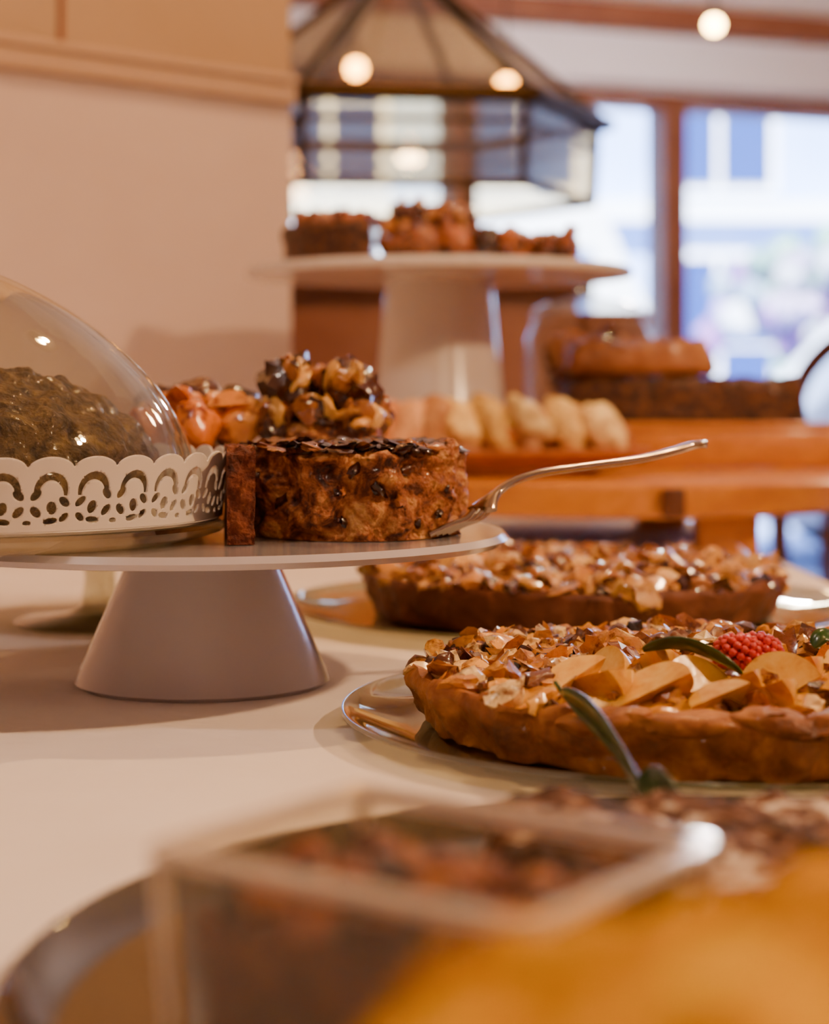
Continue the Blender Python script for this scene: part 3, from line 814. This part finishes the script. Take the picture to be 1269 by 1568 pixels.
# ---- chair
def chair(x, y, rot):
    Rm = Matrix.Translation((x, y, 0)) @ Matrix.Rotation(rot, 4, 'Z')
    T = lambda a, b, c: Rm @ Vector((a, b, c))
    ps = []
    sz_ = FL+.45
    seat = lathe('seat', [(0, 0), (.2, 0), (.21, .012), (.205, .025), (0, .03)], M_wooddk, (x, y, sz_), 48); ps.append(seat)
    for i, (a, b) in enumerate(((-.15, -.15), (.15, -.15), (-.15, .15), (.15, .15))):
        ps.append(tube('leg_%d' % (i+1), [T(a, b, sz_+.005), T(a*1.25, b*1.25, FL+.0005)], [.016, .011], M_wooddk, 10))
    arc = [(-.17, .15, sz_), (-.19, .19, sz_+.25), (-.15, .22, sz_+.48), (0, .235, sz_+.57), (.15, .22, sz_+.48), (.19, .19, sz_+.25), (.17, .15, sz_)]
    ps.append(tube('back_hoop', spline([T(*p) for p in arc], 8), .018, M_wooddk, 10))
    arc = [(-.09, .17, sz_), (-.10, .20, sz_+.25), (0, .215, sz_+.42), (.10, .20, sz_+.25), (.09, .17, sz_)]
    ps.append(tube('inner_hoop', spline([T(*p) for p in arc], 8), .014, M_wooddk, 10))
    group('bentwood_chair', (x, y, FL), ps)
chair(.74, 3.05, -.5)
chair(1.80, 4.3, 2.4)
ct = [lathe('round_top', [(0, 0), (.34, 0), (.35, .01), (.345, .028), (0, .03)], M_wood, (1.16, 3.75, FL+.72), 64),
      tube('column', [(1.16, 3.75, FL+.02), (1.16, 3.75, FL+.7205)], .03, M_black, 16),
      lathe('foot', [(0, 0), (.2, 0), (.2, .01), (.03, .03), (0, .03)], M_black, (1.16, 3.75, FL+.0003), 40)]
group('cafe_table', (1.16, 3.75, FL), ct)

# ------------------------------------------------------------------ lamps
def pendant(x, y, z, r=.03, power=0, col=(1, .72, .42), shade=False, name='pendant_lamp', rad=.04):
    ps = [lathe('bulb', [(0, -r)]+[(r*sin(pi*k/16), -r*cos(pi*k/16)) for k in range(1, 16)]+[(0, r)], M_bulb, (x, y, z), 32),
          tube('cord', [(x, y, z+r+.03), (x, y, CEIL-.001)], .003, M_black, 6),
          lathe('socket', [(0, 0), (r*.5, 0), (r*.5, .035), (0, .04)], M_brass, (x, y, z+r*.9), 24)]
    if shade:
        ps.append(lathe('shade', [(.13, 0), (.12, .03), (.07, .10), (.03, .13), (.0315, .132), (.074, .104), (.124, .032), (.132, 0)], M_black, (x, y, z-.02), 48))
    if power:
        ld = bpy.data.lights.new('lamp_light', 'POINT'); ld.energy = power; ld.color = col; ld.shadow_soft_size = rad
        lo = bpy.data.objects.new('lamp_light', ld); lo.location = (x, y, z-r-rad-.01); link(lo); ps.append(lo)
    group(name, (x, y, CEIL), ps)
pendant((545-634.5)/F*4, 4.0, H+(600-105)/F*4, .020)
pendant((775-634.5)/F*4, 4.0, H+(600-130)/F*4, .020)
pendant((1093-634.5)/F*4.8, 4.8, H+(600-38)/F*4.8, .020, 36, (1, .86, .82))
pendant(1.05, .55, 1.05, .03, 70, (1, .60, .30), True, rad=.03)
pendant(.25, 1.5, 1.55, .03, 50, (1, .54, .22), True, rad=.025)
pendant(-.75, .35, 1.35, .03, 16, (1, .80, .70), True, rad=.05)  # unseen fill light from the left, added inside a pendant fixture
pendant(.35, -.5, 1.3, .03, 5, (1, .70, .42), True, rad=.06)  # added front fill from behind the camera, fixture made up
pendant(1.4, 3.2, 1.3, .03, 28, (1, .62, .34), True, rad=.08)  # unseen lamp, added to brighten the soffit

sun = bpy.data.lights.new('sun', 'SUN'); sun.energy = 48; sun.angle = .02; sun.color = (1, .98, .96)
so = bpy.data.objects.new('sun', sun); so.rotation_euler = (radians(48), 0, radians(-14)); link(so)
w = bpy.data.worlds.new('daylight'); S.world = w; w.use_nodes = True
bg = w.node_tree.nodes['Background']; bg.inputs[0].default_value = (.40, .60, 1, 1); bg.inputs[1].default_value = 6.0

# ------------------------------------------------------------------ camera
cd = bpy.data.cameras.new('camera'); cam = bpy.data.objects.new('camera', cd); link(cam)
cam.location = (0, 0, H); cam.rotation_euler = (pi/2, 0, 0)
cd.sensor_fit = 'VERTICAL'; cd.sensor_height = 36; cd.sensor_width = 36
cd.lens = 36*F/1568
cd.shift_y = -184/1568
cd.clip_start = .02; cd.clip_end = 100
cd.dof.use_dof = True; cd.dof.focus_distance = .78; cd.dof.aperture_fstop = 6.4
S.camera = cam
